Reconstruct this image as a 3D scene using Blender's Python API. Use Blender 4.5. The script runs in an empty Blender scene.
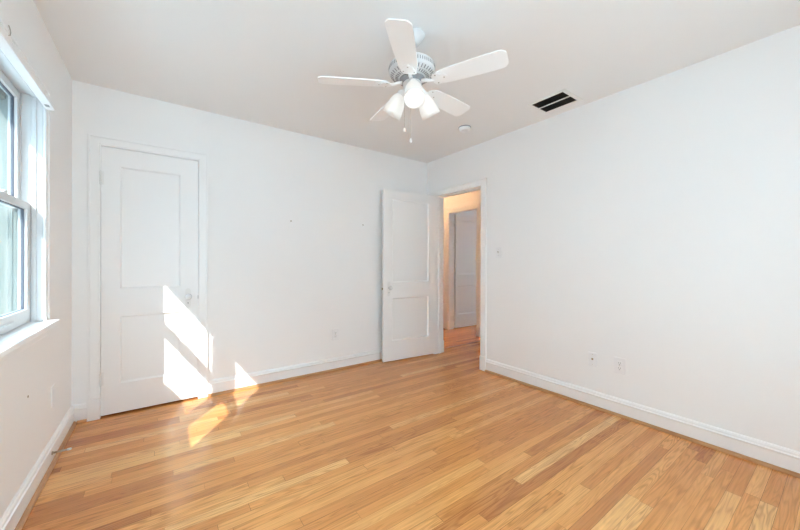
import bpy, bmesh, math, random
from mathutils import Vector, Matrix
random.seed(7)
SC = bpy.context.scene
COL = SC.collection
R = math.radians

# ------------------------------------------------------------------ camera
cam = bpy.data.objects.new('camera', bpy.data.cameras.new('camera'))
COL.objects.link(cam)
cam.data.sensor_width = 36.0
cam.data.lens = 329.166 * 36 / 800
cam.data.shift_y = -2.55 / 800
cam.data.clip_start = 0.02
cam.location = (0, 0, 1.178)
cam.rotation_euler = (Matrix.Rotation(-R(35.962), 4, 'Z') @ Matrix.Rotation(R(90), 4, 'X')
                      @ Matrix.Rotation(0.00203, 4, 'Z')).to_euler()
SC.camera = cam

# ------------------------------------------------------------------ sky, sun, exposure
SUN_DIR = Vector((1.0, 1.35, -1.37)).normalized()
w = bpy.data.worlds.new('sky'); SC.world = w; w.use_nodes = True
nt = w.node_tree
bg = nt.nodes['Background']
tcw = nt.nodes.new('ShaderNodeTexCoord'); spw = nt.nodes.new('ShaderNodeSeparateXYZ'); rw = nt.nodes.new('ShaderNodeValToRGB')
rw.color_ramp.elements[0].position = 0.0; rw.color_ramp.elements[0].color = (0.40, 0.525, 0.62, 1)      # dull band low in the sky
rw.color_ramp.elements[1].position = 0.75; rw.color_ramp.elements[1].color = (0.82, 1.14, 1.41, 1)     # brighter overhead
nt.links.new(tcw.outputs['Generated'], spw.inputs[0]); nt.links.new(spw.outputs[2], rw.inputs[0]); nt.links.new(rw.outputs[0], bg.inputs[0])
bg.inputs[1].default_value = 2.0

sun = bpy.data.objects.new('sun', bpy.data.lights.new('sun', 'SUN'))
COL.objects.link(sun)
sun.data.energy = 1.4; sun.data.color = (1.0, 0.97, 0.94); sun.data.angle = 0.006
sun.rotation_euler = SUN_DIR.to_track_quat('-Z', 'Y').to_euler()
sun.location = (-6, -8, 9)

SC.view_settings.view_transform = 'Standard'
SC.view_settings.look = 'None'
SC.view_settings.exposure = 2.51
SC.view_settings.gamma = 1.0
SC.view_settings.use_curve_mapping = False
SC.cycles.denoising_prefilter = 'ACCURATE'
SC.cycles.max_bounces = 16
SC.cycles.diffuse_bounces = 12
SC.cycles.glossy_bounces = 5
SC.cycles.transmission_bounces = 8
SC.cycles.transparent_max_bounces = 16
SC.cycles.sample_clamp_indirect = 12.0
SC.cycles.caustics_reflective = False
SC.cycles.caustics_refractive = False

for pos, rot, sx, sz in (((-0.735, 2.27, 1.45), (0, -90, 0), 1.25, 0.72), ((-0.735, 1.60, 1.45), (0, -90, 0), 1.25, 0.60),
                         ((0.8, -0.74, 1.3), (90, 0, 0), 2.4, 1.9), ((6.51, 3.05, 1.55), (0, 90, 0), 0.5, 0.9)):
    po = bpy.data.objects.new('daylight_portal', bpy.data.lights.new('daylight_portal', 'AREA')); COL.objects.link(po)   # guides sky sampling, emits nothing itself
    po.data.shape = 'RECTANGLE'; po.data.size = sx; po.data.size_y = sz; po.location = pos
    po.rotation_euler = tuple(R(a) for a in rot); po.data.cycles.is_portal = True
BULB_W = 0.014
HALL_W = 25.0

# ------------------------------------------------------------------ helpers
ORIG = {}

def tag(o, label=None, cat=None, group=None, kind=None):
    if label: o['label'] = label
    if cat: o['category'] = cat
    if group: o['group'] = group
    if kind: o['kind'] = kind
    return o

def thing(name, loc, label, cat, group=None, kind=None):
    o = bpy.data.objects.new(name, None); COL.objects.link(o)
    o.location = loc; o.empty_display_size = 0.1
    ORIG[o] = Vector(loc)
    return tag(o, label, cat, group, kind)

class MB:
    """collects shapes (world coordinates unless M is given) into one mesh"""
    def __init__(s, M=None):
        s.bm = bmesh.new(); s.M = M or Matrix.Identity(4)
    def _xf(s, verts, M):
        for v in verts: v.co = s.M @ (M @ v.co if M is not None else v.co)
    def box(s, x0, x1, y0, y1, z0, z1, bev=0.0, M=None, seg=2):
        b = bmesh.new()
        g = bmesh.ops.create_cube(b, size=1)
        for v in g['verts']:
            v.co = Vector(((x0+x1)/2 + v.co.x*(x1-x0), (y0+y1)/2 + v.co.y*(y1-y0), (z0+z1)/2 + v.co.z*(z1-z0)))
        if bev: bmesh.ops.bevel(b, geom=b.edges[:], offset=bev, segments=seg, affect='EDGES', profile=0.5)
        s._merge(b, M); return s
    def _merge(s, b, M):
        mp = {}
        for v in b.verts:
            co = M @ v.co if M is not None else v.co
            mp[v] = s.bm.verts.new(s.M @ co)
        for f in b.faces:
            try:
                nf = s.bm.faces.new([mp[v] for v in f.verts]); nf.smooth = f.smooth
            except ValueError: pass
        b.free()
    def lathe(s, prof, n=32, M=None, smooth=True, cap=False):
        b = bmesh.new(); rings = []
        for r, z in prof:
            if r < 1e-5: rings.append([b.verts.new((0, 0, z))])
            else: rings.append([b.verts.new((r*math.cos(2*math.pi*i/n), r*math.sin(2*math.pi*i/n), z)) for i in range(n)])
        for a, c in zip(rings, rings[1:]):
            for i in range(n):
                j = (i+1) % n
                if len(a) == 1 and len(c) == 1: continue
                if len(a) == 1: f = b.faces.new((a[0], c[i], c[j]))
                elif len(c) == 1: f = b.faces.new((a[j], a[i], c[0]))
                else: f = b.faces.new((a[i], a[j], c[j], c[i]))
                f.smooth = smooth
        s._merge(b, M); return s
    def prism(s, pts, z0, z1, M=None, bev=0.0):
        b = bmesh.new()
        lo = [b.verts.new((x, y, z0)) for x, y in pts]; hi = [b.verts.new((x, y, z1)) for x, y in pts]
        b.faces.new(lo[::-1]); b.faces.new(hi)
        n = len(pts)
        for i in range(n): b.faces.new((lo[i], lo[(i+1) % n], hi[(i+1) % n], hi[i]))
        if bev: bmesh.ops.bevel(b, geom=b.edges[:], offset=bev, segments=2, affect='EDGES', profile=0.5)
        s._merge(b, M); return s
    def sweep(s, prof, A, B, up=Vector((0, 0, 1)), side=None):
        """extrude profile (out, up) from A to B; 'side' is the outward direction"""
        A, B = Vector(A), Vector(B); side = Vector(side)
        b = bmesh.new()
        p = [b.verts.new(A + side*o + up*u) for o, u in prof]; q = [b.verts.new(B + side*o + up*u) for o, u in prof]
        n = len(prof)
        b.faces.new(p); b.faces.new(q[::-1])
        for i in range(n): b.faces.new((p[(i+1) % n], p[i], q[i], q[(i+1) % n]))
        s._merge(b, None); return s
    def tube(s, pts, r, n=10, M=None):
        pts = [Vector(p) for p in pts]; b = bmesh.new(); rings = []
        for i, p in enumerate(pts):
            t = (pts[min(i+1, len(pts)-1)] - pts[max(i-1, 0)]).normalized()
            a = t.orthogonal().normalized() if i == 0 else (prev - t*prev.dot(t)).normalized()
            prev = a; c = t.cross(a)
            rr = r[i] if isinstance(r, (list, tuple)) else r
            rings.append([b.verts.new(p + a*rr*math.cos(2*math.pi*k/n) + c*rr*math.sin(2*math.pi*k/n)) for k in range(n)])
        for a, c in zip(rings, rings[1:]):
            for i in range(n):
                f = b.faces.new((a[i], a[(i+1) % n], c[(i+1) % n], c[i])); f.smooth = True
        b.faces.new(rings[0][::-1]); b.faces.new(rings[-1])
        s._merge(b, M); return s
    def quad(s, *pts):
        s.bm.faces.new([s.bm.verts.new(s.M @ Vector(p)) for p in pts]); return s
    def build(s, name, mat, parent=None, origin=None, **kw):
        bmesh.ops.recalc_face_normals(s.bm, faces=s.bm.faces[:])
        me = bpy.data.meshes.new(name)
        org = ORIG.get(parent, Vector((0, 0, 0))) if parent is not None else Vector(origin or (0, 0, 0))
        if org.length: bmesh.ops.translate(s.bm, verts=s.bm.verts[:], vec=-org)
        s.bm.to_mesh(me); s.bm.free(); me.materials.append(mat)
        o = bpy.data.objects.new(name, me); COL.objects.link(o)
        ORIG[o] = org
        if parent is not None: o.parent = parent
        else: o.location = org
        return tag(o, **kw)

# ------------------------------------------------------------------ materials
def mat(name, color, rough=0.5, metal=0.0, spec=0.5, bump=None, emit=None, trans=0.0, coat=0.0):
    m = bpy.data.materials.new(name); m.use_nodes = True
    n = m.node_tree; p = n.nodes['Principled BSDF']
    p.inputs['Base Color'].default_value = (*color, 1)
    p.inputs['Roughness'].default_value = rough; p.inputs['Metallic'].default_value = metal
    p.inputs['Specular IOR Level'].default_value = spec
    p.inputs['Coat Weight'].default_value = coat
    p.inputs['Transmission Weight'].default_value = trans
    if emit:
        p.inputs['Emission Color'].default_value = (*emit[0], 1); p.inputs['Emission Strength'].default_value = emit[1]
    if bump:
        sc, st, dist = bump
        tc = n.nodes.new('ShaderNodeTexCoord'); nz = n.nodes.new('ShaderNodeTexNoise'); bp = n.nodes.new('ShaderNodeBump')
        nz.inputs['Scale'].default_value = sc; nz.inputs['Detail'].default_value = 4
        bp.inputs['Strength'].default_value = st; bp.inputs['Distance'].default_value = dist
        n.links.new(tc.outputs['Object'], nz.inputs['Vector']); n.links.new(nz.outputs['Fac'], bp.inputs['Height'])
        n.links.new(bp.outputs[0], p.inputs['Normal'])
    return m

WALL = mat('wall_paint', (0.87, 0.87, 0.87), 0.62, spec=0.3, bump=(90, 0.12, 0.002))
CEIL = mat('ceiling_paint', (0.83, 0.83, 0.83), 0.75, spec=0.2, bump=(60, 0.12, 0.002))
TRIM = mat('trim_enamel', (0.87, 0.87, 0.87), 0.32, spec=0.5, bump=(30, 0.06, 0.002))
DOORM = mat('door_enamel', (0.86, 0.86, 0.86), 0.36, spec=0.5, bump=(24, 0.08, 0.002))
VINYL = mat('window_vinyl', (0.68, 0.685, 0.69), 0.45)
FANW = mat('fan_enamel', (0.90, 0.91, 0.92), 0.35)
FANH = mat('fan_housing_shaded', (0.70, 0.71, 0.72), 0.4)  # blade enamel greyed: shade on housing and canopy put into the colour
FANG = mat('fan_shadow_grey', (0.30, 0.31, 0.32), 0.5)
PLASTIC = mat('white_plastic', (0.84, 0.84, 0.85), 0.35)
IVORY = mat('ivory_plastic', (0.80, 0.79, 0.76), 0.4)
DARK = mat('dark_slot', (0.02, 0.02, 0.02), 0.7)
GASKET = mat('grey_gasket', (0.10, 0.11, 0.14), 0.5)
CHROME = mat('chrome', (0.72, 0.72, 0.72), 0.22, metal=1.0)
PAINTMETAL = mat('painted_hinge', (0.80, 0.80, 0.79), 0.35)
NICKEL = mat('worn_nickel', (0.50, 0.47, 0.43), 0.35, metal=1.0)
BRASS = mat('dark_brass', (0.30, 0.22, 0.12), 0.4, metal=1.0)
RUBBER = mat('white_rubber', (0.75, 0.74, 0.72), 0.6)
VENTDARK = mat('vent_brown', (0.055, 0.045, 0.038), 0.6)
GREEN = mat('detector_led', (0.25, 0.32, 0.05), 0.4, emit=((0.5, 0.7, 0.1), 0.4))
CRYSTAL = mat('crystal_knob', (0.74, 0.75, 0.76), 0.12)
BULB = mat('bulb_glow', (1, 1, 1), 0.4, emit=((1.0, 0.97, 0.93), 0.30))
GRASS = mat('pale_paving', (0.46, 0.47, 0.46), 0.9, bump=(20, 0.6, 0.03))
BRICK = mat('blocker_masonry', (0.24, 0.27, 0.30), 0.8, bump=(30, 0.3, 0.004))
OUTER = mat('weathered_grey_green_metal', (0.165, 0.190, 0.172), 0.6)
ROOFM = mat('blocker_slate', (0.16, 0.18, 0.22), 0.8, bump=(12, 0.5, 0.02))

def shade_glass():
    m = bpy.data.materials.new('frosted_shade'); m.use_nodes = True
    n = m.node_tree; n.nodes.clear()
    out = n.nodes.new('ShaderNodeOutputMaterial'); d = n.nodes.new('ShaderNodeBsdfDiffuse'); t = n.nodes.new('ShaderNodeBsdfTranslucent')
    g = n.nodes.new('ShaderNodeBsdfGlossy'); mx = n.nodes.new('ShaderNodeMixShader'); m2 = n.nodes.new('ShaderNodeMixShader')
    d.inputs[0].default_value = (0.9, 0.9, 0.9, 1); t.inputs[0].default_value = (0.93, 0.92, 0.9, 1)
    g.inputs['Roughness'].default_value = 0.3
    mx.inputs[0].default_value = 0.5; m2.inputs[0].default_value = 0.05
    n.links.new(d.outputs[0], mx.inputs[1]); n.links.new(t.outputs[0], mx.inputs[2])
    n.links.new(mx.outputs[0], m2.inputs[1]); n.links.new(g.outputs[0], m2.inputs[2]); n.links.new(m2.outputs[0], out.inputs[0])
    return m
SHADE = shade_glass()

def shade_cloth():
    m = bpy.data.materials.new('fill_shade_cloth'); m.use_nodes = True
    n = m.node_tree; n.nodes.clear()
    out = n.nodes.new('ShaderNodeOutputMaterial'); d = n.nodes.new('ShaderNodeBsdfDiffuse'); t = n.nodes.new('ShaderNodeBsdfTranslucent'); mx = n.nodes.new('ShaderNodeMixShader')
    d.inputs[0].default_value = (0.9, 0.9, 0.9, 1); t.inputs[0].default_value = (0.95, 0.95, 0.95, 1); mx.inputs[0].default_value = 0.75
    n.links.new(d.outputs[0], mx.inputs[1]); n.links.new(t.outputs[0], mx.inputs[2]); n.links.new(mx.outputs[0], out.inputs[0])
    return m
SHADECLOTH = shade_cloth()  # cloth of the added rear window, spreads daylight as soft fill

def window_glass():
    m = bpy.data.materials.new('window_glass'); m.use_nodes = True
    n = m.node_tree; n.nodes.clear()
    out = n.nodes.new('ShaderNodeOutputMaterial'); t = n.nodes.new('ShaderNodeBsdfTransparent'); g = n.nodes.new('ShaderNodeBsdfGlossy')
    lw = n.nodes.new('ShaderNodeLayerWeight'); lw.inputs[0].default_value = 0.5; pw = n.nodes.new('ShaderNodeMath'); pw.operation = 'POWER'; pw.inputs[1].default_value = 5.0
    fr = n.nodes.new('ShaderNodeMath'); fr.operation = 'MULTIPLY_ADD'; fr.inputs[1].default_value = 0.7; fr.inputs[2].default_value = 0.04; mx = n.nodes.new('ShaderNodeMixShader')
    t.inputs[0].default_value = (0.96, 0.98, 0.965, 1); g.inputs['Roughness'].default_value = 0.0;
    n.links.new(lw.outputs['Facing'], pw.inputs[0]); n.links.new(pw.outputs[0], fr.inputs[0])
    n.links.new(fr.outputs[0], mx.inputs[0]); n.links.new(t.outputs[0], mx.inputs[1]); n.links.new(g.outputs[0], mx.inputs[2])
    n.links.new(mx.outputs[0], out.inputs[0])
    return m
GLASS = window_glass()

def ramp(n, stops):
    r = n.nodes.new('ShaderNodeValToRGB'); e = r.color_ramp.elements
    while len(e) < len(stops): e.new(0.5)
    for el, (p, c) in zip(e, stops): el.position = p; el.color = (*c, 1)
    return r

def oak_floor(name='oak_strip_floor', W=0.0585):
    m = bpy.data.materials.new(name); m.use_nodes = True
    n = m.node_tree; P = n.nodes['Principled BSDF']; L = n.links.new
    def math_(op, a, b=None, c=None):
        q = n.nodes.new('ShaderNodeMath'); q.operation = op
        for i, x in enumerate((a, b, c)):
            if x is None: continue
            if isinstance(x, (int, float)): q.inputs[i].default_value = x
            else: L(x, q.inputs[i])
        return q.outputs[0]
    def comb(x, y, z=0.0):
        q = n.nodes.new('ShaderNodeCombineXYZ')
        for i, v in enumerate((x, y, z)):
            if isinstance(v, (int, float)): q.inputs[i].default_value = v
            else: L(v, q.inputs[i])
        return q.outputs[0]
    def white(vec):
        q = n.nodes.new('ShaderNodeTexWhiteNoise'); q.noise_dimensions = '3D'; L(vec, q.inputs['Vector']); return q.outputs['Value']
    tc = n.nodes.new('ShaderNodeTexCoord'); sp = n.nodes.new('ShaderNodeSeparateXYZ'); L(tc.outputs['Object'], sp.inputs[0])
    x, y = sp.outputs[0], sp.outputs[1]
    v = math_('DIVIDE', math_('ADD', y, 5 - 0.006), W); row = math_('FLOOR', v); fv = math_('FRACT', v)
    r1 = white(comb(row, 3.3)); r2 = white(comb(row, 9.1))
    ln = math_('MULTIPLY_ADD', r2, 1.0, 0.65)
    u = math_('DIVIDE', math_('ADD', math_('MULTIPLY_ADD', r1, 9.0, 20.0), x), ln); idx = math_('FLOOR', u); fu = math_('FRACT', u)
    pr = white(comb(row, idx, 1.7)); pr2 = white(comb(row, idx, 5.9)); pr3 = white(comb(row, idx, 8.2))
    base = ramp(n, [(0.0, (0.47, 0.178, 0.053)), (0.12, (0.58, 0.237, 0.070)), (0.42, (0.66, 0.284, 0.084)),
                    (0.74, (0.72, 0.325, 0.098)), (0.91, (0.76, 0.375, 0.122)), (1.0, (0.80, 0.44, 0.165))])
    L(pr, base.inputs[0])
    # long fine grain
    gv = comb(math_('MULTIPLY_ADD', pr2, 31.0, math_('MULTIPLY', x, 3.0)), math_('MULTIPLY_ADD', pr3, 17.0, math_('MULTIPLY', y, 110.0)))
    g1 = n.nodes.new('ShaderNodeTexNoise'); g1.inputs['Scale'].default_value = 1.0; g1.inputs['Detail'].default_value = 5; g1.inputs['Roughness'].default_value = 0.6
    L(gv, g1.inputs['Vector'])
    # cathedral figure: rings of a stretched distorted noise
    cv = comb(math_('MULTIPLY_ADD', pr2, 47.0, math_('MULTIPLY', x, 1.15)), math_('MULTIPLY_ADD', pr3, 23.0, math_('MULTIPLY', y, 14.0)))
    c1 = n.nodes.new('ShaderNodeTexNoise'); c1.inputs['Scale'].default_value = 1.0; c1.inputs['Detail'].default_value = 2; c1.inputs['Distortion'].default_value = 0.15
    L(cv, c1.inputs['Vector'])
    ring = math_('SINE', math_('MULTIPLY', c1.outputs['Fac'], math_('MULTIPLY_ADD', pr3, 60.0, 60.0)))
    ring = math_('POWER', math_('MULTIPLY_ADD', ring, 0.5, 0.5), 2.2)
    ringamt = math_('MULTIPLY', ring, math_('MULTIPLY_ADD', pr2, 0.24, 0.06))
    grain = math_('MULTIPLY', math_('SUBTRACT', g1.outputs['Fac'], 0.45), 0.75)
    dark = math_('SUBTRACT', math_('SUBTRACT', 1.05, ringamt), grain)
    # seams
    ev = math_('MINIMUM', fv, math_('SUBTRACT', 1.0, fv)); eu = math_('MULTIPLY', math_('MINIMUM', fu, math_('SUBTRACT', 1.0, fu)), ln)
    sv = math_('LESS_THAN', ev, math_('MULTIPLY_ADD', r2, 0.012, 0.010)); su = math_('LESS_THAN', eu, 0.0010)
    seam = math_('MAXIMUM', sv, su)
    seamk = math_('SUBTRACT', 1.0, math_('MULTIPLY', seam, math_('MULTIPLY_ADD', r1, 0.40, 0.30)))
    tot = math_('MULTIPLY', dark, seamk)
    mx = n.nodes.new('ShaderNodeMix'); mx.data_type = 'RGBA'; mx.blend_type = 'MULTIPLY'; mx.inputs['Factor'].default_value = 1.0
    g = comb(tot, math_('POWER', tot, 1.25), math_('POWER', tot, 1.5))
    L(base.outputs[0], mx.inputs['A']); L(g, mx.inputs['B'])
    L(mx.outputs['Result'], P.inputs['Base Color'])
    rn = n.nodes.new('ShaderNodeTexNoise'); rn.inputs['Scale'].default_value = 4.0; rn.inputs['Detail'].default_value = 3
    L(tc.outputs['Object'], rn.inputs['Vector'])
    L(math_('MULTIPLY_ADD', rn.outputs['Fac'], 0.08, 0.16), P.inputs['Roughness'])
    P.inputs['Specular IOR Level'].default_value = 0.5
    bp = n.nodes.new('ShaderNodeBump'); bp.inputs['Strength'].default_value = 0.12; bp.inputs['Distance'].default_value = 0.001
    L(math_('MULTIPLY', seam, -1.0), bp.inputs['Height']); L(bp.outputs[0], P.inputs['Normal'])
    return m
FLOOR = oak_floor()

def wood(name, c0, c1):
    m = bpy.data.materials.new(name); m.use_nodes = True
    n = m.node_tree; P = n.nodes['Principled BSDF']; L = n.links.new
    tc = n.nodes.new('ShaderNodeTexCoord'); mp = n.nodes.new('ShaderNodeMapping'); mp.inputs['Scale'].default_value = (6, 6, 60)
    nz = n.nodes.new('ShaderNodeTexNoise'); nz.inputs['Scale'].default_value = 1.5; nz.inputs['Detail'].default_value = 4
    r = ramp(n, [(0.3, c0), (0.7, c1)])
    L(tc.outputs['Object'], mp.inputs[0]); L(mp.outputs[0], nz.inputs['Vector']); L(nz.outputs['Fac'], r.inputs[0]); L(r.outputs[0], P.inputs['Base Color'])
    P.inputs['Roughness'].default_value = 0.3
    return m
SHOE = wood('oak_shoe_moulding', (0.40, 0.19, 0.075), (0.54, 0.28, 0.12))
SADDLE = wood('dark_saddle', (0.10, 0.035, 0.018), (0.16, 0.06, 0.03))

# ------------------------------------------------------------------ room shell
XL, XR, YB, YF, H = -0.526, 2.863, 3.336, -0.60, 2.5
HX0, HX1 = 2.985, 4.11            # hallway between the two wall faces
S = 'structure'

MB().box(-0.72, 6.5, -0.75, 5.7, -0.12, 0.0).build('floor', FLOOR, label='honey coloured oak strip floor running through the room and hall', cat='floor', kind=S)
MB().box(-0.72, 6.5, -0.75, 5.7, H, H+0.15).build('ceiling', CEIL, label='flat off-white ceiling with the fan on it', cat='ceiling', kind=S)

WY0, WY1, WZ0, WZ1 = 1.285, 2.645, 0.825, 2.11     # rough opening of the double window
wl = MB()
wl.box(-0.72, XL, -0.75, WY0, 0, H); wl.box(-0.72, XL, WY1, 4.2, 0, H)
wl.box(-0.72, XL, WY0, WY1, 0, WZ0); wl.box(-0.72, XL, WY0, WY1, WZ1, H)
wl.build('wall_left', WALL, label='white left wall holding the window', cat='wall', kind=S)

CX0, CX1, CZ = -0.372, 0.262, 2.056               # closet opening
wb = MB()
wb.box(XL, CX0, YB, YB+0.1, 0, H); wb.box(CX1, XR, YB, YB+0.1, 0, H); wb.box(CX0, CX1, YB, YB+0.1, CZ, H)
wb.build('wall_back', WALL, label='white back wall with the closet door', cat='wall', kind=S)

DY0, DY1, DZ = 2.395, 3.178, 2.045                # bedroom doorway (rough, jambs inside)
wr = MB()
wr.box(XR, HX0, -0.75, DY0, 0, H); wr.box(XR, HX0, DY1, 5.6, 0, H); wr.box(XR, HX0, DY0, DY1, DZ, H)
wr.build('wall_right', WALL, label='long white right wall with the open doorway', cat='wall', kind=S)
wf = MB(); wf.box(XL, -0.4, -0.75, YF, 0, H); wf.box(2.0, XR, -0.75, YF, 0, H); wf.box(-0.4, 2.0, -0.75, YF, 0, 0.35); wf.box(-0.4, 2.0, -0.75, YF, 2.25, H)
wf.build('wall_front', WALL, label='white wall behind the viewer', cat='wall', kind=S)
MB().box(-0.72, XR, 4.1, 4.2, 0, H).build('wall_closet', WALL, label='white wall at the back of the closet', cat='wall', kind=S)

FY0, FY1, FZ = 3.535, 4.195, 2.065                # doorway across the hall
wh = MB()
wh.box(HX1, HX1+0.1, 1.0, FY0, 0, H); wh.box(HX1, HX1+0.1, FY1, 5.6, 0, H); wh.box(HX1, HX1+0.1, FY0, FY1, FZ, H)
wh.build('wall_hall', WALL, label='hallway wall seen through the open doorway', cat='wall', kind=S)
we = MB(); we.box(HX0, HX1+0.1, 0.9, 1.0, 0, H); we.box(HX0, 6.5, 5.5, 5.6, 0, H); we.box(HX1+0.1, 6.5, 2.1, 2.2, 0, H)
we.box(HX1+0.1, 6.5, 4.23, 4.33, 0, H); we.box(6.4, 6.5, 2.2, 2.6, 0, H); we.box(6.4, 6.5, 4.0, 5.5, 0, H); we.box(6.4, 6.5, 2.6, 4.0, 0, 1.3); we.box(6.4, 6.5, 2.6, 4.0, 1.8, H); we.box(6.4, 6.5, 3.5, 4.0, 1.3, 1.8)
we.build('wall_bathroom', WALL, label='end walls of the hall and of the room across it', cat='wall', kind=S)

# ------------------------------------------------------------------ baseboards and shoe mouldings
BASE = [(0, 0), (0.014, 0), (0.014, 0.094), (0.019, 0.098), (0.020, 0.106), (0.014, 0.111), (0.013, 0.122), (0.008, 0.131), (0.002, 0.134), (0, 0.134)]
SHO = [(0.0, 0.0)] + [(0.017*math.cos(R(a)), 0.020*math.sin(R(a))) for a in range(0, 91, 15)]
CAS_L, CAS_R = CX0-0.070, CX1+0.072               # closet casing outer edges
ECY0 = DY0+0.022-0.076                            # entry casing outer edge (near side)
def base(name, A, B, side, label):
    MB().sweep(BASE, A, B, side=side).build(name, TRIM, label=label, cat='baseboard', kind=S)
base('baseboard_left', (XL, YF, 0), (XL, YB, 0), (1, 0, 0), 'white baseboard along the window wall')
bb = MB(); bb.sweep(BASE, (XL+0.014, YB, 0), (CAS_L, YB, 0), side=(0, -1, 0)); bb.sweep(BASE, (CAS_R, YB, 0), (XR, YB, 0), side=(0, -1, 0))
bb.build('baseboard_back', TRIM, label='white baseboard along the back wall', cat='baseboard', kind=S)
base('baseboard_right', (XR, YF, 0), (XR, ECY0, 0), (-1, 0, 0), 'white baseboard along the long right wall')
hb = MB(); hb.sweep(BASE, (HX1, 4.27, 0), (HX1, 5.5, 0), side=(-1, 0, 0)); hb.sweep(BASE, (HX1, 1.0, 0), (HX1, 3.46, 0), side=(-1, 0, 0))
hb.build('baseboard_hall', TRIM, label='white baseboard along the hallway wall', cat='baseboard', kind=S)

MB().sweep(SHO, (XL+0.014, YF, 0), (XL+0.014, YB-0.014, 0), side=(1, 0, 0)).build('trim_1', SHOE, label='oak shoe moulding at the foot of the left baseboard', cat='moulding', kind=S)
t = MB(); t.sweep(SHO, (XL+0.031, YB-0.014, 0), (CAS_L, YB-0.014, 0), side=(0, -1, 0)); t.sweep(SHO, (CAS_R+0.002, YB-0.014, 0), (XR-0.031, YB-0.014, 0), side=(0, -1, 0))
t.build('trim_2', SHOE, label='oak shoe moulding at the foot of the back baseboard', cat='moulding', kind=S)
MB().sweep(SHO, (XR-0.014, YF, 0), (XR-0.014, ECY0, 0), side=(-1, 0, 0)).build('trim_3', SHOE, label='oak shoe moulding at the foot of the right baseboard', cat='moulding', kind=S)
MB().box(HX0+0.03, HX1-0.02, 3.283, 3.300, 0.0, 0.0025).build('trim_4', SADDLE, label='dark narrow strip across the hallway floor', cat='floor strip', kind=S)

# ------------------------------------------------------------------ door casings
def casing(name, plane, off, a0, a1, top, wid, label, sgn, legs=(True, True), plinth=0.155, jdepth=0.12, reveal=0.022, jdir=1):
    """plane 'y' : wall face y=off, opening spans x a0..a1 ; plane 'x' : wall face x=off, spans y. sgn = outward direction of the face"""
    def put(mb, u0, u1, d0, d1, z0, z1, bev=0.0):
        lo, hi = sorted((off+sgn*d0, off+sgn*d1))
        if plane == 'y': mb.box(u0, u1, lo, hi, z0, z1, bev)
        else: mb.box(lo, hi, u0, u1, z0, z1, bev)
    root = MB()
    for i, (u_in, d) in enumerate(((a0, -1), (a1, 1))):
        if not legs[i]: continue
        u_out = u_in + d*wid
        for f0, f1, th in ((0.0, 0.14, 0.014), (0.14, 0.80, 0.0175), (0.80, 1.0, 0.023)):
            x0, x1 = sorted((u_in + d*wid*f0, u_in + d*wid*f1)); put(root, x0, x1, 0, th, plinth if wid else 0, top + wid*f1, 0.002)
    xa = a0 - (wid if legs[0] else 0.0); xb = a1 + (wid if legs[1] else 0.0)
    for f0, f1, th in ((0.0, 0.14, 0.0139), (0.14, 0.80, 0.0174), (0.80, 1.0, 0.0229)):
        put(root, a0 - wid*f1*legs[0], a1 + wid*f1*legs[1], 0, th, top + wid*f0, top + wid*f1, 0.002)
    o = root.build(name, TRIM, label=label, cat='door casing', kind=S)
    for i, (u_in, d) in enumerate(((a0, -1), (a1, 1))):
        if not legs[i]: continue
        p = MB(); x0, x1 = sorted((u_in - d*0.002, u_in + d*(wid+0.002))); put(p, x0, x1, 0, 0.025, 0.0, plinth, 0.003)
        p.build('plinth_block', TRIM, o)
    # jamb lining
    j = MB()
    for u, d in ((a0, -1), (a1, 1)):
        x0, x1 = sorted((u, u + d*reveal)); put(j, x0, x1, -jdepth, 0.0, 0, top + reveal)
    put(j, a0, a1, -jdepth, 0.0, top, top + reveal)
    j.build('jamb', TRIM, o)
    return o, put
ca, put = casing('trim_5', 'y', YB, CX0+0.002, CX1-0.002, CZ-0.002, 0.070, 'white casing around the closed closet door', -1, jdepth=0.1, reveal=0.0015)
ca, put = casing('trim_6', 'x', XR, DY0+0.022, DY1-0.018, DZ-0.02, 0.076, 'white casing around the open bedroom doorway', -1, jdepth=0.122, reveal=0.0175)
st = MB(); put(st, DY0+0.022, DY0+0.034, -0.085, -0.05, 0, DZ-0.021, 0.001); put(st, DY1-0.030, DY1-0.018, -0.085, -0.05, 0, DZ-0.021, 0.001); put(st, DY0+0.035, DY1-0.031, -0.085, -0.05, DZ-0.032, DZ-0.021, 0.001)
st.build('door_stop_bead', TRIM, ca)
sp = MB(); sp.box(XR+0.012, XR+0.036, DY0+0.0195, DY0+0.0235, 1.085, 1.15); sp.build('strike_plate', PAINTMETAL, ca)
casing('trim_7', 'x', HX0, DY0+0.022, DY1-0.018, DZ-0.02, 0.076, 'white casing on the hall side of the bedroom doorway', 1, jdepth=0.0, reveal=0.0005)
ca3, _ = casing('trim_8', 'x', HX1, FY0+0.018, FY1-0.018, FZ-0.018, 0.085, 'white casing around the doorway across the hall', -1, jdepth=0.1, reveal=0.0175)

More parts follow.
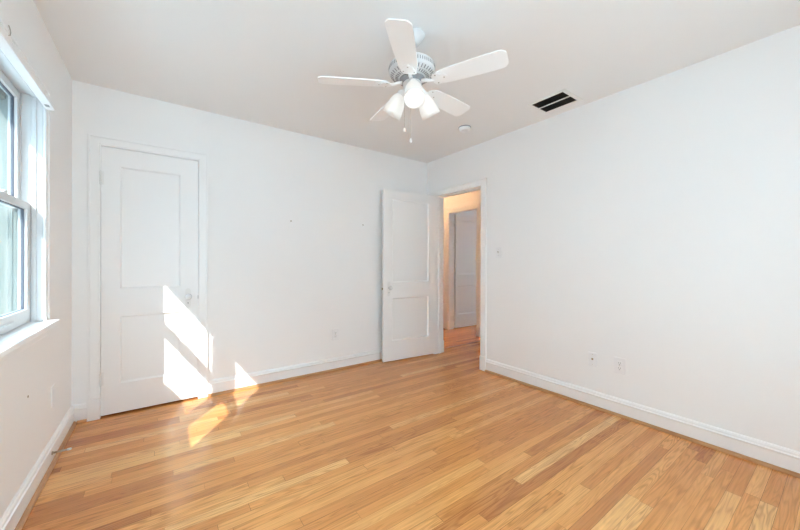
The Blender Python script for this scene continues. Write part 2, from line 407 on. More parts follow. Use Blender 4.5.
# ------------------------------------------------------------------ panel doors
def leaf_mesh(mb, w, h, t, panels, dep=0.011, slope=0.012):
    """slab in local x 0..w, y 0..t (y=0 is the front), z 0..h with recessed panels on both faces"""
    xs = sorted({0.0, w} | {p[0] for p in panels} | {p[1] for p in panels})
    x0p, x1p = panels[0][0], panels[0][1]
    for face, s in ((0.0, 1), (t, -1)):
        mb.quad((0, face, 0), (x0p, face, 0), (x0p, face, h), (0, face, h))
        mb.quad((x1p, face, 0), (w, face, 0), (w, face, h), (x1p, face, h))
        z = 0.0
        for (_, _, z0, z1) in sorted(panels, key=lambda p: p[2]):
            mb.quad((x0p, face, z), (x1p, face, z), (x1p, face, z0), (x0p, face, z0)); z = z1
        mb.quad((x0p, face, z), (x1p, face, z), (x1p, face, h), (x0p, face, h))
        for (a, b, c, d) in panels:
            ys = [face, face + s*0.003, face + s*dep]; ins = [0.0, 0.003, slope]
            r = [[(a+i, y, c+i), (b-i, y, c+i), (b-i, y, d-i), (a+i, y, d-i)] for i, y in zip(ins, ys)]
            for q0, q1 in zip(r, r[1:]):
                for k in range(4): mb.quad(q0[k], q0[(k+1) % 4], q1[(k+1) % 4], q1[k])
            mb.quad(*r[-1])
    mb.quad((0, 0, 0), (0, t, 0), (0, t, h), (0, 0, h)); mb.quad((w, 0, 0), (w, t, 0), (w, t, h), (w, 0, h))
    mb.quad((0, 0, 0), (w, 0, 0), (w, t, 0), (0, t, 0)); mb.quad((0, 0, h), (w, 0, h), (w, t, h), (0, t, h))
    bmesh.ops.remove_doubles(mb.bm, verts=mb.bm.verts[:], dist=0.0002)

def knobset(parent, M, front=True):
    """M maps local (x right, y into the door, z up) with origin at the knob centre on the door face"""
    ro = MB(M); X = Matrix.Rotation(R(90), 4, 'X')
    pl = []
    for i in range(24):
        a = 2*math.pi*i/24; pl.append((0.021*math.cos(a)*(1.0), 0.021*math.sin(a)))
    pts = []
    for a in range(0, 181, 15): pts.append((0.019*math.cos(R(a)), 0.050 + 0.019*math.sin(R(a))))
    for a in range(180, 361, 15): pts.append((0.019*math.cos(R(a)), -0.080 + 0.019*math.sin(R(a))))
    ro.prism(pts, 0.0, 0.004, M=X, bev=0.001)
    esc = ro.build('key_plate', PAINTMETAL, parent)
    kh = MB(M); kh.lathe([(0, 0), (0.0035, 0), (0.0035, 0.0007), (0, 0.0007)], 12, M=Matrix.Translation((0, -0.0042, -0.055)) @ X)
    kh.box(-0.0013, 0.0013, -0.0049, -0.0042, -0.066, -0.055); kh.build('keyhole', DARK, esc)
    nk = MB(M); nk.lathe([(0.013, 0.003), (0.013, 0.006), (0.0085, 0.010), (0.0075, 0.024), (0.011, 0.028), (0.0, 0.028)], 20, M=X); nk.build('knob_shank', CHROME, esc)
    kb = MB(M)
    kb.lathe([(0.0, 0.026), (0.012, 0.026), (0.022, 0.034), (0.0265, 0.044), (0.023, 0.054), (0.013, 0.059), (0.0, 0.060)], 12, M=X, smooth=False)
    kb.build('knob', CRYSTAL, parent)

def hinge(parent, x, y, z, ln=0.10, name='hinge', axis=None):
    hb = MB(); zz = z - ln/2
    for k in range(5):
        hb.lathe([(0, 0), (0.0072, 0), (0.0078, 0.002), (0.0078, ln/5-0.003), (0.0072, ln/5-0.001), (0, ln/5-0.001)], 14, M=Matrix.Translation((x, y, zz + k*ln/5)))
    hb.lathe([(0, 0), (0.004, 0.0), (0.006, 0.004), (0.004, 0.008), (0, 0.010)], 12, M=Matrix.Translation((x, y, zz + ln)))
    hb.lathe([(0, -0.010), (0.004, -0.008), (0.006, -0.004), (0.004, 0), (0, 0)], 12, M=Matrix.Translation((x, y, zz)))
    (axis or (lambda b: b.box(x-0.004, x+0.020, y+0.003, y+0.0048, zz, zz+ln)))(hb)
    return hb.build(name, PAINTMETAL, parent)

# closet door (shut)
DX0, DW, DH = -0.368, 0.626, 2.037
M1 = Matrix.Translation((DX0, YB-0.002, 0.014))
d1 = MB(M1); leaf_mesh(d1, DW, DH, 0.035, [(0.110, 0.500, 0.225, 0.743), (0.110, 0.500, 0.956, 1.900)])
door1 = d1.build('door_1', DOORM, label='shut white two-panel closet door', cat='door', kind=S)
knobset(door1, Matrix.Translation((0.186, YB-0.002, 0.886)))
hinge(door1, -0.3705, YB-0.010, 1.812, 0.10); hinge(door1, -0.3705, YB-0.010, 0.292, 0.10)
MB().box(0.2575, 0.2605, YB-0.004, YB+0.01, 0.862, 0.890).build('latch_bolt', DARK, door1)

# bedroom door (open, nearly flat to the back wall)
ang = math.atan2(-(3.158-3.224), -(2.863-2.10)) # from hinge to free edge
free = Vector((2.100, 3.222, 0)); hng = Vector((2.862, 3.1575, 0)); LW = (hng-free).length
e = (hng-free).normalized(); nrm = Vector((-e.y, e.x, 0))
M2 = Matrix(((e.x, nrm.x, 0, free.x), (e.y, nrm.y, 0, free.y), (0, 0, 1, 0.012), (0, 0, 0, 1)))
d2 = MB(M2); leaf_mesh(d2, LW, 2.020, 0.035, [(0.116, 0.650, 0.233, 0.740), (0.116, 0.650, 0.928, 1.916)])
door2 = d2.build('door_2', DOORM, label='white two-panel bedroom door swung open against the back wall', cat='door', kind=S)
knobset(door2, M2 @ Matrix.Translation((0.072, 0, 0.868)))
lt = MB(M2); lt.box(-0.0015, 0.0005, 0.006, 0.029, 0.78, 0.92); lt.build('latch_plate', PAINTMETAL, door2)
lt = MB(M2); lt.box(-0.011, 0.0, 0.010, 0.024, 0.846, 0.868, 0.002); lt.build('latch_bolt', BRASS, door2)
kb2 = MB(M2 @ Matrix.Translation((0.072, 0.035, 0.868)))
kb2.lathe([(0.022, 0.0), (0.022, 0.004), (0.008, 0.008), (0.0075, 0.020), (0.020, 0.028), (0.024, 0.036), (0.018, 0.044), (0, 0.046)], 12, M=Matrix.Rotation(R(-90), 4, 'X'), smooth=False)
kb2.build('knob', CRYSTAL, door2)
for z in (1.80, 0.27):
    hb = MB(M2); hb.lathe([(0, 0), (0.0075, 0), (0.0075, 0.09), (0, 0.09)], 14, M=Matrix.Translation((LW+0.003, 0.043, z-0.045))); hb.build('hinge', PAINTMETAL, door2)

# door across the hall (open into the far room)
free3 = Vector((4.252, 4.168, 0)); e3 = Vector((0.998, -0.060, 0)).normalized(); n3 = Vector((-e3.y, e3.x, 0))
M3 = Matrix(((e3.x, n3.x, 0, free3.x), (e3.y, n3.y, 0, free3.y), (0, 0, 1, 0.012), (0, 0, 0, 1)))
d3 = MB(M3); leaf_mesh(d3, 0.588, 2.015, 0.035, [(0.055, 0.520, 0.236, 0.745), (0.055, 0.520, 0.950, 1.922)])
door3 = d3.build('door_3', DOORM, label='white two-panel door standing open across the hall', cat='door', kind=S)
knobset(door3, M3 @ Matrix.Translation((0.548, 0, 0.905)))
lt = MB(M3); lt.box(0.566, 0.5895, -0.0015, 0.022, 0.83, 0.96); lt.build('latch_plate', DARK, door3)
for z in (1.855, 0.175):
    hb = MB(); hb.lathe([(0, 0), (0.0085, 0), (0.0085, 0.1), (0, 0.1)], 14, M=Matrix.Translation((HX1+0.108, 4.170, z-0.04))); hb.box(HX1+0.02, HX1+0.1, 4.1745, 4.1765, z-0.04, z+0.06); hb.build('hinge', PAINTMETAL, door3)

# ------------------------------------------------------------------ windows (double-hung pair in the left wall)
def ring(mb, x0, x1, y0, y1, z0, z1, sl, sr, bt, tp, bev=0.002):
    mb.box(x0, x1, y0, y0+sl, z0, z1, bev); mb.box(x0, x1, y1-sr, y1, z0, z1, bev)
    mb.box(x0, x1, y0+sl-0.001, y1-sr+0.001, z0, z0+bt, bev); mb.box(x0, x1, y0+sl-0.001, y1-sr+0.001, z1-tp, z1, bev)
def unit(name, y0, y1, label, jl, jr):
    zs, zh = 0.852, 2.08
    fr = MB()
    fr.box(-0.66, -0.527, y0-jl, y0, 0.826, zh+0.028); fr.box(-0.66, -0.527, y1, y1+jr, 0.826, zh+0.028)
    fr.box(-0.66, -0.527, y0, y1, zh, zh+0.028)
    fr.box(-0.70, -0.585, y0, y1, 0.826, zs, 0.002)
    for yy0, yy1 in ((y0, y0+0.006), (y1-0.006, y1)):            # vinyl stops / tracks
        fr.box(-0.569, -0.550, yy0, yy1, zs, zh, 0.0015); fr.box(-0.609, -0.606, yy0, yy1, zs, zh)
    fr.box(-0.569, -0.550, y0, y1, zh-0.010, zh, 0.0015)
    root = fr.build(name, VINYL, label=label, cat='window', kind=S)
    tr = MB()                                                    # weathered outer tracks beside the sashes
    for ya, d in ((y0, 1), (y1, -1)):
        for xa, xb, th, za, zb in ((-0.662, -0.645, 0.004, zs, zh), (-0.6445, -0.6095, 0.003, zs, 1.461), (-0.640, -0.637, 0.008, zs, 1.461), (-0.624, -0.621, 0.006, zs, 1.461), (-0.655, -0.652, 0.009, zs, zh)):
            a, b = sorted((ya, ya + d*th)); tr.box(xa, xb, a, b, za, zb)
    tr.build('outer_track', OUTER, root)
    lo = MB(); ring(lo, -0.605, -0.571, y0+0.006, y1-0.006, 0.855, 1.490, 0.050, 0.050, 0.072, 0.036); low = lo.build('lower_sash', VINYL, root)
    up = MB(); ring(up, -0.644, -0.610, y0+0.004, y1-0.004, 1.462, zh-0.003, 0.040, 0.040, 0.038, 0.040); upp = up.build('upper_sash', VINYL, root)
    for sash, xg, a, b, c, d in ((low, -0.589, y0+0.055, y1-0.055, 0.926, 1.455), (upp, -0.628, y0+0.043, y1-0.043, 1.499, zh-0.042)):
        g = MB(); g.box(xg-0.002, xg+0.002, a, b, c, d); g.build('glass_pane', GLASS, sash)
        k = MB(); ring(k, xg-0.006, xg+0.006, a-0.001, b+0.001, c-0.001, d+0.001, 0.006, 0.006, 0.004, 0.006, 0.0); k.build('gasket', GASKET, sash)
    lk = MB(); ym = (y0+y1)/2; lk.box(-0.605, -0.575, ym-0.03, ym+0.03, 1.4895, 1.498, 0.002); lk.lathe([(0, 0), (0.011, 0), (0.011, 0.008), (0, 0.010)], 16, M=Matrix.Translation((-0.592, ym, 1.497))); lk.box(-0.598, -0.575, ym-0.004, ym+0.035, 1.500, 1.506, 0.002)
    lk.build('sash_lock', PLASTIC, low)
    lf = MB(); lf.box(-0.572, -0.562, ym-0.06, ym+0.06, 0.885, 0.894, 0.002); lf.build('sash_lift', VINYL, low)
    return root
unit('window_1', 1.930, 2.615, 'white double-hung window nearest the closet', 0.022, 0.028)
unit('window_2', 1.315, 1.885, 'narrower white double-hung window farther from the closet', 0.028, 0.022)
ex = MB(); ex.box(-0.735, -0.662, 1.20, 2.72, 2.03, 2.14); ex.box(-0.735, -0.662, 2.62, 2.72, 0.80, 2.03); ex.box(-0.735, -0.662, 1.13, 1.225, 0.80, 2.03); ex.box(-0.78, -0.70, 1.13, 2.72, 0.78, 0.825)
ex.build('trim_9', OUTER, label='grey outside frame around the window', cat='window trim', kind=S)
wc = MB()
CY0, CY1, CO = 1.25, 2.682, -0.513
for (a, b) in ((1.885, 1.930),): wc.box(XL, CO, a, b, 0.853, 2.08, 0.001)
for u0, d in ((2.615, 1), (1.315, -1)):
    for f0, f1, th in ((0.0, 0.2, 0.010), (0.2, 0.78, 0.012), (0.78, 1.0, 0.016)):
        a, b = sorted((u0 + d*0.067*f0, u0 + d*0.067*f1)); wc.box(XL, XL+th, a, b, 0.853, 2.08+0.055*f1, 0.0015)
for f0, f1, th in ((0.0, 0.2, 0.0099), (0.2, 0.78, 0.0119), (0.78, 1.0, 0.0159)):
    wc.box(XL, XL+th, 1.315-0.067*f1, 2.615+0.067*f1, 2.08+0.055*f0, 2.08+0.055*f1, 0.0015)
wc = wc.build('trim_10', TRIM, label='white casing around the left wall window', cat='window trim', kind=S)
stl = MB(); stl.box(-0.584, XL+0.002, 1.317, 2.613, 0.828, 0.852); stl.box(XL+0.0005, -0.466, 1.225, 2.662, 0.8281, 0.8521, 0.004)
sil = stl.build('trim_11', TRIM, label='white sill board under the window', cat='window sill', kind=S)
ap = MB(); ap.box(XL, XL+0.013, 1.26, 2.640, 0.768, 0.828, 0.003); ap.build('apron', TRIM, sil)

# unseen fill-light window added behind the viewer, its translucent roller shade pulled down
w3 = MB()
for a, b in ((-0.4, -0.36), (0.78, 0.82), (1.96, 2.0)): w3.box(a, b, -0.72, -0.61, 0.35, 2.25)
w3.box(-0.36, 1.96, -0.72, -0.61, 2.21, 2.25); w3.box(-0.36, 1.96, -0.72, -0.61, 0.35, 0.39)
w3 = w3.build('fill_window', VINYL, label='white fill-light window added behind the viewer with a drawn roller shade', cat='window', kind=S)
g = MB(); g.box(-0.36, 0.78, -0.682, -0.678, 0.39, 2.21); g.box(0.82, 1.96, -0.682, -0.678, 0.39, 2.21); g.build('glass_pane', GLASS, w3)
g = MB(); g.box(-0.39, 1.99, -0.6060, -0.6055, 0.36, 2.24); g.build('fill_shade', SHADECLOTH, w3)

# blind headrail left on the window head
br = thing('window_blind', (-0.496, 1.93, 2.014), 'white empty blind headrail mounted across the top of the window', 'blind')
h = MB(); h.box(-0.513, -0.476, 1.27, 2.597, 2.013, 2.016, 0.0008); h.box(-0.479, -0.476, 1.27, 2.597, 2.016, 2.046, 0.0008); h.box(-0.513, -0.510, 1.27, 2.597, 2.016, 2.046, 0.0008)
h.build('headrail', PLASTIC, br)
h = MB(); h.box(-0.5125, -0.4765, 2.595, 2.600, 2.0125, 2.0465, 0.001); h.build('end_cap', PLASTIC, br)
h = MB(); h.box(-0.503, -0.487, 2.52, 2.55, 2.0115, 2.0132); h.build('cord_slot', FANG, br)
for y in (1.96, 2.42):
    h = MB(); h.box(-0.514, -0.474, y-0.012, y+0.012, 2.046, 2.049); h.box(-0.4758, -0.474, y-0.012, y+0.012, 2.030, 2.049); h.box(-0.5135, -0.511, y-0.012, y+0.012, 2.046, 2.062); h.build('mounting_clip', PLASTIC, br)
hk = MB(); hk.tube([(-0.475, 1.905, 2.085), (-0.472, 1.905, 2.075), (-0.470, 1.906, 2.060), (-0.472, 1.907, 2.048), (-0.478, 1.907, 2.045)], 0.0016); hk.build('hook', NICKEL, br)

# ------------------------------------------------------------------ ceiling fan with three lights
FC = Vector((1.1765, 1.5160, 0))
fan = thing('ceiling_fan', (FC.x, FC.y, H), 'white five-blade ceiling fan with three lit glass shades', 'ceiling fan')
T0 = Matrix.Translation((FC.x, FC.y, 2.46)) @ Matrix.Rotation(-0.030, 4, 'Y') @ Matrix.Rotation(-0.010, 4, 'X') @ Matrix.Translation((0, 0, -2.46))   # hangs a little off plumb
T = lambda z=0.0: T0 @ Matrix.Translation((0, 0, z))
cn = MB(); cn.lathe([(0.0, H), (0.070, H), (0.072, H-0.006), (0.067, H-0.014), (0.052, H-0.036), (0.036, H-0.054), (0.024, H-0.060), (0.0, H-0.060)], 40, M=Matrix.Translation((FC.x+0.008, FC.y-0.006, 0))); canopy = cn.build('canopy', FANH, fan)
for a in (20, 140, 225):
    s_ = MB(); s_.lathe([(0, 0), (0.004, 0), (0.003, 0.004), (0, 0.005)], 10, M=T() @ Matrix.Rotation(R(a), 4, 'Z') @ Matrix.Translation((0.064, 0, H-0.011)) @ Matrix.Rotation(R(90), 4, 'Y')); s_.build('screw', NICKEL, canopy)
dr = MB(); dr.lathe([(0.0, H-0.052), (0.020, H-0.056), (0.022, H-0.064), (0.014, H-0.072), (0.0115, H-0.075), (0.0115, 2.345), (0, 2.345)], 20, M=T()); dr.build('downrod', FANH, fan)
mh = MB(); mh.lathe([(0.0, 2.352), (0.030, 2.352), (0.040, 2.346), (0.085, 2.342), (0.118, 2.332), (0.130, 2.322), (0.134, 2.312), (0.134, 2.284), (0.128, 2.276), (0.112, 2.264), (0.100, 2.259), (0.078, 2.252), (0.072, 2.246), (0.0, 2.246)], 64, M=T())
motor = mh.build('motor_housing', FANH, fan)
vr = MB()
for k in range(60):
    vr.box(0.1325, 0.1352, -0.0022, 0.0022, 2.290, 2.308, M=T() @ Matrix.Rotation(2*math.pi*k/60, 4, 'Z'))
vr.build('vent_band', FANG, motor)
vs = MB()
for k in range(36):
    Mx = T() @ Matrix.Rotation(2*math.pi*k/36, 4, 'Z')
    b0, b1 = Vector((0.0795, 0, 2.2515)), Vector((0.0985, 0, 2.2575)); d0, d1 = Vector((0.104, 0, 2.2592)), Vector((0.124, 0, 2.2725))
    for p, q in ((b0, b1), (d0, d1)):
        vs.prism([(p.x, -0.0026), (q.x, -0.0030), (q.x, 0.0030), (p.x, 0.0026)], -0.0012, 0.0012, M=Mx @ Matrix.Translation((0, 0, (p.z+q.z)/2 - 0.0006)) @ Matrix.Translation((p.x, 0, 0)) @ Matrix.Rotation(-math.atan2(q.z-p.z, q.x-p.x), 4, 'Y') @ Matrix.Translation((-p.x, 0, -(q.z-p.z)/2)))
vs.build('vent_slots', FANG, motor)
fw = MB(); fw.lathe([(0, 2.246), (0.074, 2.246), (0.074, 2.232), (0.060, 2.230), (0.060, 2.226), (0.0, 2.226)], 40, M=T()); fw.build('flywheel', FANG, fan)

BZ, PITCH = 2.2095, R(-12)
def blade_shape():
    p = []
    L0, L1 = 0.150, 0.536
    for x, w in ((L0, 0.034), (L0+0.012, 0.046), (L0+0.05, 0.052), (0.30, 0.058), (0.42, 0.061), (0.500, 0.062), (0.516, 0.059), (0.532, 0.044), (L1, 0.034)): p.append((x, w))
    return p + [(x, -w) for x, w in p[::-1]]
def iron_shape():
    p = [(0.060, 0.013), (0.085, 0.013), (0.110, 0.016), (0.128, 0.026), (0.140, 0.042), (0.156, 0.044), (0.168, 0.038), (0.178, 0.024), (0.190, 0.030), (0.200, 0.024), (0.208, 0.010), (0.214, 0.0)]
    return p + [(x, -w) for x, w in p[-2::-1]]
bl0 = None
for k in range(5):
    Mz = T(BZ) @ Matrix.Rotation(R(153.05 + 72*k), 4, 'Z')
    if True:
        b = MB(Mz @ Matrix.Rotation(PITCH, 4, 'X')); b.prism(blade_shape(), 0.0, 0.006, bev=0.0015); blade = b.build('blade', FANW, fan)
        ir = MB(Mz)
        Mi = Matrix.Rotation(PITCH, 4, 'X')
        pts = iron_shape()
        outer = [p for p in pts if p[0] >= 0.125]; 
        ir.prism(outer, -0.0045, -0.0005, M=Mi, bev=0.001)
        ir.tube([(0.060, 0, 0.012), (0.085, 0, 0.010), (0.108, 0, 0.000), (0.135, 0, -0.003)], [0.011, 0.010, 0.009, 0.007], 10)
        ir.build('blade_iron', FANW, blade)
        for (x, y) in ((0.152, 0.030), (0.152, -0.030), (0.195, 0.0)):
            sc_ = MB(Mz); sc_.lathe([(0, -0.0065), (0.0035, -0.006), (0.0045, -0.0045), (0, -0.0045)], 10, M=Mi @ Matrix.Translation((x, y, 0)))
            sc_.build('screw', NICKEL, blade)
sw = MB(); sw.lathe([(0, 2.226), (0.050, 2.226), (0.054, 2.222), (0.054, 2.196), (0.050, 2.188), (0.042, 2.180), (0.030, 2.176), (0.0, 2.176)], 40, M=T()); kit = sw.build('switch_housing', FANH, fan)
rv = MB(); rv.lathe([(0, 0), (0.004, 0), (0.003, 0.003), (0, 0.0035)], 10, M=T(2.212) @ Matrix.Rotation(R(222), 4, 'Z') @ Matrix.Translation((0.053, 0, 0)) @ Matrix.Rotation(R(90), 4, 'Y')); rv.build('reverse_switch', BRASS, kit)
for k, az in enumerate((235, 4, 114)):
    A = Vector((0.068, 0, 2.190)); Bp = Vector((0.145, 0, 2.062)) if k == 0 else Vector((0.150, 0, 2.072)); ax = (Bp-A).normalized(); ln = (Bp-A).length
    Mz = T() @ Matrix.Rotation(R(az), 4, 'Z')
    q = Vector((0, 0, 1)).rotation_difference(ax).to_matrix().to_4x4()
    Ms = Mz @ Matrix.Translation(A) @ q
    arm = MB(Mz); arm.tube([(0.030, 0, 2.190), (0.050, 0, 2.196), (0.062, 0, 2.200), tuple(A + ax*0.004)], 0.009, 12)
    arm.lathe([(0, -0.006), (0.020, -0.006), (0.024, 0.000), (0.025, 0.022), (0.022, 0.024), (0, 0.024)], 24, M=Matrix.Translation(A) @ q); arm_o = arm.build('lamp_arm', FANW, kit)
    shd = MB(Ms)
    prof = [(0.023, 0.018), (0.030, 0.022), (0.038, 0.036), (0.046, 0.060), (0.052, 0.090), (0.056, 0.118), (0.0585, ln)]
    inn = [(r-0.003, z) for r, z in prof[::-1]]
    shd.lathe(prof + inn, 40); sh = shd.build('lamp_shade', SHADE, fan)
    bu = MB(Ms); bu.lathe([(0, 0.024), (0.012, 0.026), (0.013, 0.040), (0.020, 0.056), (0.0285, 0.074), (0.030, 0.086), (0.026, 0.100), (0.015, 0.110), (0, 0.113)], 24); bo = bu.build('bulb', BULB, sh)
    lp = bpy.data.objects.new('bulb_light', bpy.data.lights.new('bulb_light', 'POINT')); COL.objects.link(lp)
    lp.data.energy = BULB_W; lp.data.color = (1.0, 0.90, 0.76); lp.data.shadow_soft_size = 0.02
    lp.parent = bo; lp.location = (Ms @ Vector((0, 0, 0.126))) - ORIG[bo]
right, away = Vector((0.8094, -0.5872, 0)), Vector((0.5872, 0.8094, 0))
for off, z in ((right*-0.046 + away*0.005, 1.962), (right*-0.008 + away*0.028, 1.908)):
    c = FC + off + Vector((0.008, -0.003, 0)); ch = MB()
    zz = 2.184
    ch.tube([(c.x, c.y, 2.184), (c.x, c.y, z)], 0.0011, 6)
    n_ = int((2.184-z)/0.008)
    for i in range(n_): ch.lathe([(0, -0.0018), (0.0016, -0.0009), (0.0016, 0.0009), (0, 0.0018)], 6, M=Matrix.Translation((c.x, c.y, 2.184-0.008*i)))
    chain = ch.build('pull_chain', NICKEL, fan)
    pk = MB(); pk.lathe([(0, 0.004), (0.0035, 0.002), (0.0055, -0.006), (0.0075, -0.014), (0.0065, -0.021), (0, -0.024)], 14, M=Matrix.Translation((c.x, c.y, z))); pk.build('pull_knob', PLASTIC, chain)

# ------------------------------------------------------------------ ceiling vent
vt = thing('ceiling_vent', (2.612, 1.443, H), 'rectangular ceiling air vent with two dark slotted openings', 'air vent')
v = MB(); X0, X1, Y0, Y1 = 2.478, 2.752, 1.285, 1.602
ix0, ix1, iy0, iy1 = 2.501, 2.724, 1.318, 1.581
zt = H-0.007
v.box(X0, ix0, Y0, Y1, zt, H, 0.002); v.box(ix1, X1, Y0, Y1, zt, H, 0.002); v.box(ix0-0.001, ix1+0.001, Y0, iy0, zt, H, 0.002); v.box(ix0-0.001, ix1+0.001, iy1, Y1, zt, H, 0.002)
v.build('frame', IVORY, vt)
xm = (ix0+ix1)/2; v = MB(); v.box(xm-0.007, xm+0.007, iy0, iy1, zt, H-0.001, 0.001); v.build('centre_bar', IVORY, vt)
v = MB(); v.box(ix0, ix1, iy0, iy1, H-0.0012, H-0.0004); v.build('duct_opening', DARK, vt)
for a, b in ((ix0, xm-0.007), (xm+0.007, ix1)):
    v = MB(); n_ = 7
    for i in range(n_):
        x = a + (b-a)*(i+0.5)/n_; v.box(-0.0006, 0.0006, iy0, iy1, -0.003, 0.003, M=Matrix.Translation((x, 0, H-0.0045)) @ Matrix.Rotation(R(40), 4, 'Y'))
    v.build('louvre', VENTDARK, vt)

# smoke detector
sd = thing('smoke_detector', (2.40, 2.235, H), 'small round white smoke detector on the ceiling beyond the fan', 'smoke detector')
Ts = Matrix.Translation((2.40, 2.235, 0))
v = MB(); v.lathe([(0, H), (0.060, H), (0.060, H-0.008), (0, H-0.008)], 36, M=Ts); v.build('mounting_ring', FANG, sd)
v = MB(); v.lathe([(0, H-0.008), (0.056, H-0.008), (0.0575, H-0.014), (0.055, H-0.026), (0.046, H-0.034), (0.030, H-0.037), (0.028, H-0.035), (0, H-0.035)], 36, M=Ts); v.build('body', PLASTIC, sd)
v = MB(); v.lathe([(0, 0), (0.005, 0), (0.004, 0.003), (0, 0.004)], 10, M=Ts @ Matrix.Rotation(R(-30), 4, 'Z') @ Matrix.Translation((0.0555, 0, H-0.018)) @ Matrix.Rotation(R(90), 4, 'Y')); v.build('indicator_light', GREEN, sd)

# ------------------------------------------------------------------ wall plates
def plate(name, M, label, cat, w=0.072, h=0.117, kind='outlet', group=None):
    """M: local x right, y out of the wall, z up, origin at plate centre on the wall"""
    o = thing(name, M.translation, label, cat, group)
    p = MB(M); p.box(-w/2, w/2, 0.0, 0.006, -h/2, h/2, 0.0022); p.build('cover_plate', PLASTIC, o)
    Rx = Matrix.Rotation(R(-90), 4, 'X')
    if kind == 'outlet':
        for s in (1, -1):
            f = MB(M); f.box(-0.017, 0.017, 0.004, 0.0078, s*0.0195-0.014, s*0.0195+0.014, 0.0018); face = f.build('socket', PLASTIC, o)
            k = MB(M)
            k.box(-0.0080, -0.0058, 0.0074, 0.0081, s*0.0195-0.002, s*0.0195+0.008); k.box(0.0058, 0.0080, 0.0074, 0.0081, s*0.0195-0.001, s*0.0195+0.007)
            k.lathe([(0, 0), (0.0026, 0), (0.0026, 0.0007), (0, 0.0007)], 12, M=Matrix.Translation((0, 0.0075, s*0.0195-0.008)) @ Rx); k.build('slots', DARK, face)
        scr = [0.0]
    elif kind == 'switch':
        f = MB(M); f.box(-0.005, 0.005, 0.004, 0.0085, -0.012, 0.012, 0.001); fr = f.build('switch_frame', IVORY, o)
        f = MB(M); f.box(-0.0038, 0.0038, 0.0, 0.016, -0.005, 0.005, 0.0012, M=Matrix.Translation((0, 0.006, 0.001)) @ Matrix.Rotation(R(28), 4, 'X')); f.build('toggle', NICKEL, o)
        scr = [0.030, -0.030]
    elif kind == 'cable':
        f = MB(M); f.lathe([(0, 0), (0.0075, 0), (0.0075, 0.003), (0.0048, 0.003), (0.0048, 0.009), (0.0030, 0.009), (0.0, 0.0065)], 12, M=Matrix.Translation((0, 0.006, 0.004)) @ Rx); f.build('coax_jack', BRASS, o)
        scr = [0.042, -0.042]
    else: scr = [0.042, -0.042]
    for z in scr:
        f = MB(M); f.lathe([(0, 0), (0.0033, 0), (0.0026, 0.0012), (0, 0.0014)], 12, M=Matrix.Translation((0, 0.006, z)) @ Rx); f.build('screw', CHROME if kind != 'blank' else PLASTIC, o)
    return o
def wallM(x, y, z, face):
    a = {'R': 90, 'B': 180, 'L': -90}[face]
    return Matrix.Translation((x, y, z)) @ Matrix.Rotation(R(a), 4, 'Z')
plate('light_switch', wallM(XR, 2.184, 1.285, 'R'), 'white toggle light switch beside the open doorway', 'light switch', 0.070, 0.114, 'switch')
plate('cable_outlet', wallM(XR, 1.254, 0.388, 'R'), 'white cable wall plate left of the right wall power outlet', 'wall plate', 0.066, 0.112, 'cable')
plate('power_outlet', wallM(XR, 1.057, 0.386, 'R'), 'white double power outlet low on the right wall', 'power outlet', 0.082, 0.122)
plate('power_outlet', wallM(1.546, YB, 0.389, 'B'), 'white double power outlet low on the back wall', 'power outlet', 0.080, 0.122)
plate('blank_plate', wallM(XL, 2.822, 0.372, 'L'), 'white plain wall plate low on the left wall by the corner', 'wall plate', 0.076, 0.122, 'blank')

# screw anchors left in the walls
def anchor(x, y, z, face, label, r=0.005):
    m = MB(wallM(x, y, z, face)); Rx = Matrix.Rotation(R(-90), 4, 'X')
    m.lathe([(r, 0.0), (r, 0.0012), (r*0.55, 0.0016), (r*0.45, 0.0005), (0, 0.0004)], 12, M=Rx)
    m.build('wall_anchor', BRASS, origin=(x, y, z), label=label, cat='wall anchor')
anchor(1.060, YB, 1.594, 'B', 'tiny dark screw anchor on the back wall nearer the closet', 0.0065)
anchor(1.890, YB, 1.611, 'B', 'tiny dark screw anchor on the back wall nearer the open door', 0.0065)
anchor(XL, 2.369, 0.519, 'L', 'tiny dark screw anchor on the wall below the window', 0.006)

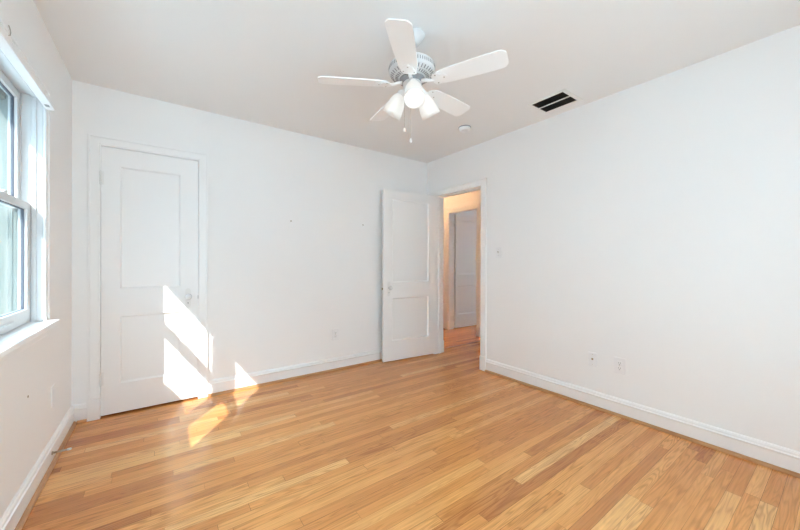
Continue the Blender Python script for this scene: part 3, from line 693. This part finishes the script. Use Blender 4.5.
# rigid door stop screwed to the left baseboard
dsx, dsy, dsz = XL+0.013, 2.735, 0.066
ds = thing('door_stop', (dsx, dsy, dsz), 'thin metal door stop sticking out of the left baseboard', 'door stop')
Mx = Matrix.Translation((dsx, dsy, dsz)) @ Matrix.Rotation(R(90), 4, 'Y')
v = MB(); v.lathe([(0, 0.0), (0.011, 0.0), (0.010, 0.005), (0.006, 0.008), (0, 0.008)], 18, M=Mx); v.build('mounting_flange', NICKEL, ds)
v = MB(); v.lathe([(0, 0.006), (0.0055, 0.006), (0.0048, 0.066), (0, 0.066)], 16, M=Mx); v.build('rod', NICKEL, ds)
v = MB(); v.lathe([(0, 0.064), (0.0065, 0.064), (0.0070, 0.078), (0.005, 0.083), (0, 0.084)], 16, M=Mx); v.build('rubber_tip', RUBBER, ds)

# ------------------------------------------------------------------ hallway ceiling light (round the corner)
hl = thing('hall_ceiling_light', (3.50, 4.70, H), 'round flush ceiling light in the hallway', 'ceiling light')
Th = Matrix.Translation((3.50, 4.70, 0))
v = MB(); v.lathe([(0, H), (0.13, H), (0.13, H-0.015), (0.12, H-0.02), (0, H-0.02)], 32, M=Th); v.build('base', BRASS, hl)
v = MB(); v.lathe([(0.118, H-0.02), (0.112, H-0.05), (0.085, H-0.08), (0.04, H-0.095), (0, H-0.098)], 32, M=Th); v.build('glass_bowl', SHADE, hl)
lp = bpy.data.objects.new('hall_lamp', bpy.data.lights.new('hall_lamp', 'POINT')); COL.objects.link(lp)
lp.data.energy = HALL_W; lp.data.color = (1.0, 0.63, 0.34); lp.data.shadow_soft_size = 0.05; lp.parent = hl; lp.location = (0, 0, -0.06)

# ------------------------------------------------------------------ outside
MB().box(-40, 40, -40, 40, -0.8, -0.6).build('ground', GRASS, label='pale paved yard outside the window', cat='yard', kind=S)
gr = thing('sky_blocker', (-7.5, -2.5, -0.6), 'unseen long grey block added outside to cut sky light at the window', 'sky blocker')  # building shape added out of view to hide low sky from the left window
v = MB(); v.box(-10, -5.2, -12, 7, -0.6, 4.6); v.build('wall', BRICK, gr)
v = MB(); v.prism([(-10.3, 4.6), (-7.6, 5.9), (-4.9, 4.6)], -7.3, 12.3, M=Matrix(((1, 0, 0, 0), (0, 0, -1, 0), (0, 1, 0, 0), (0, 0, 0, 1)))); v.build('roof', ROOFM, gr)
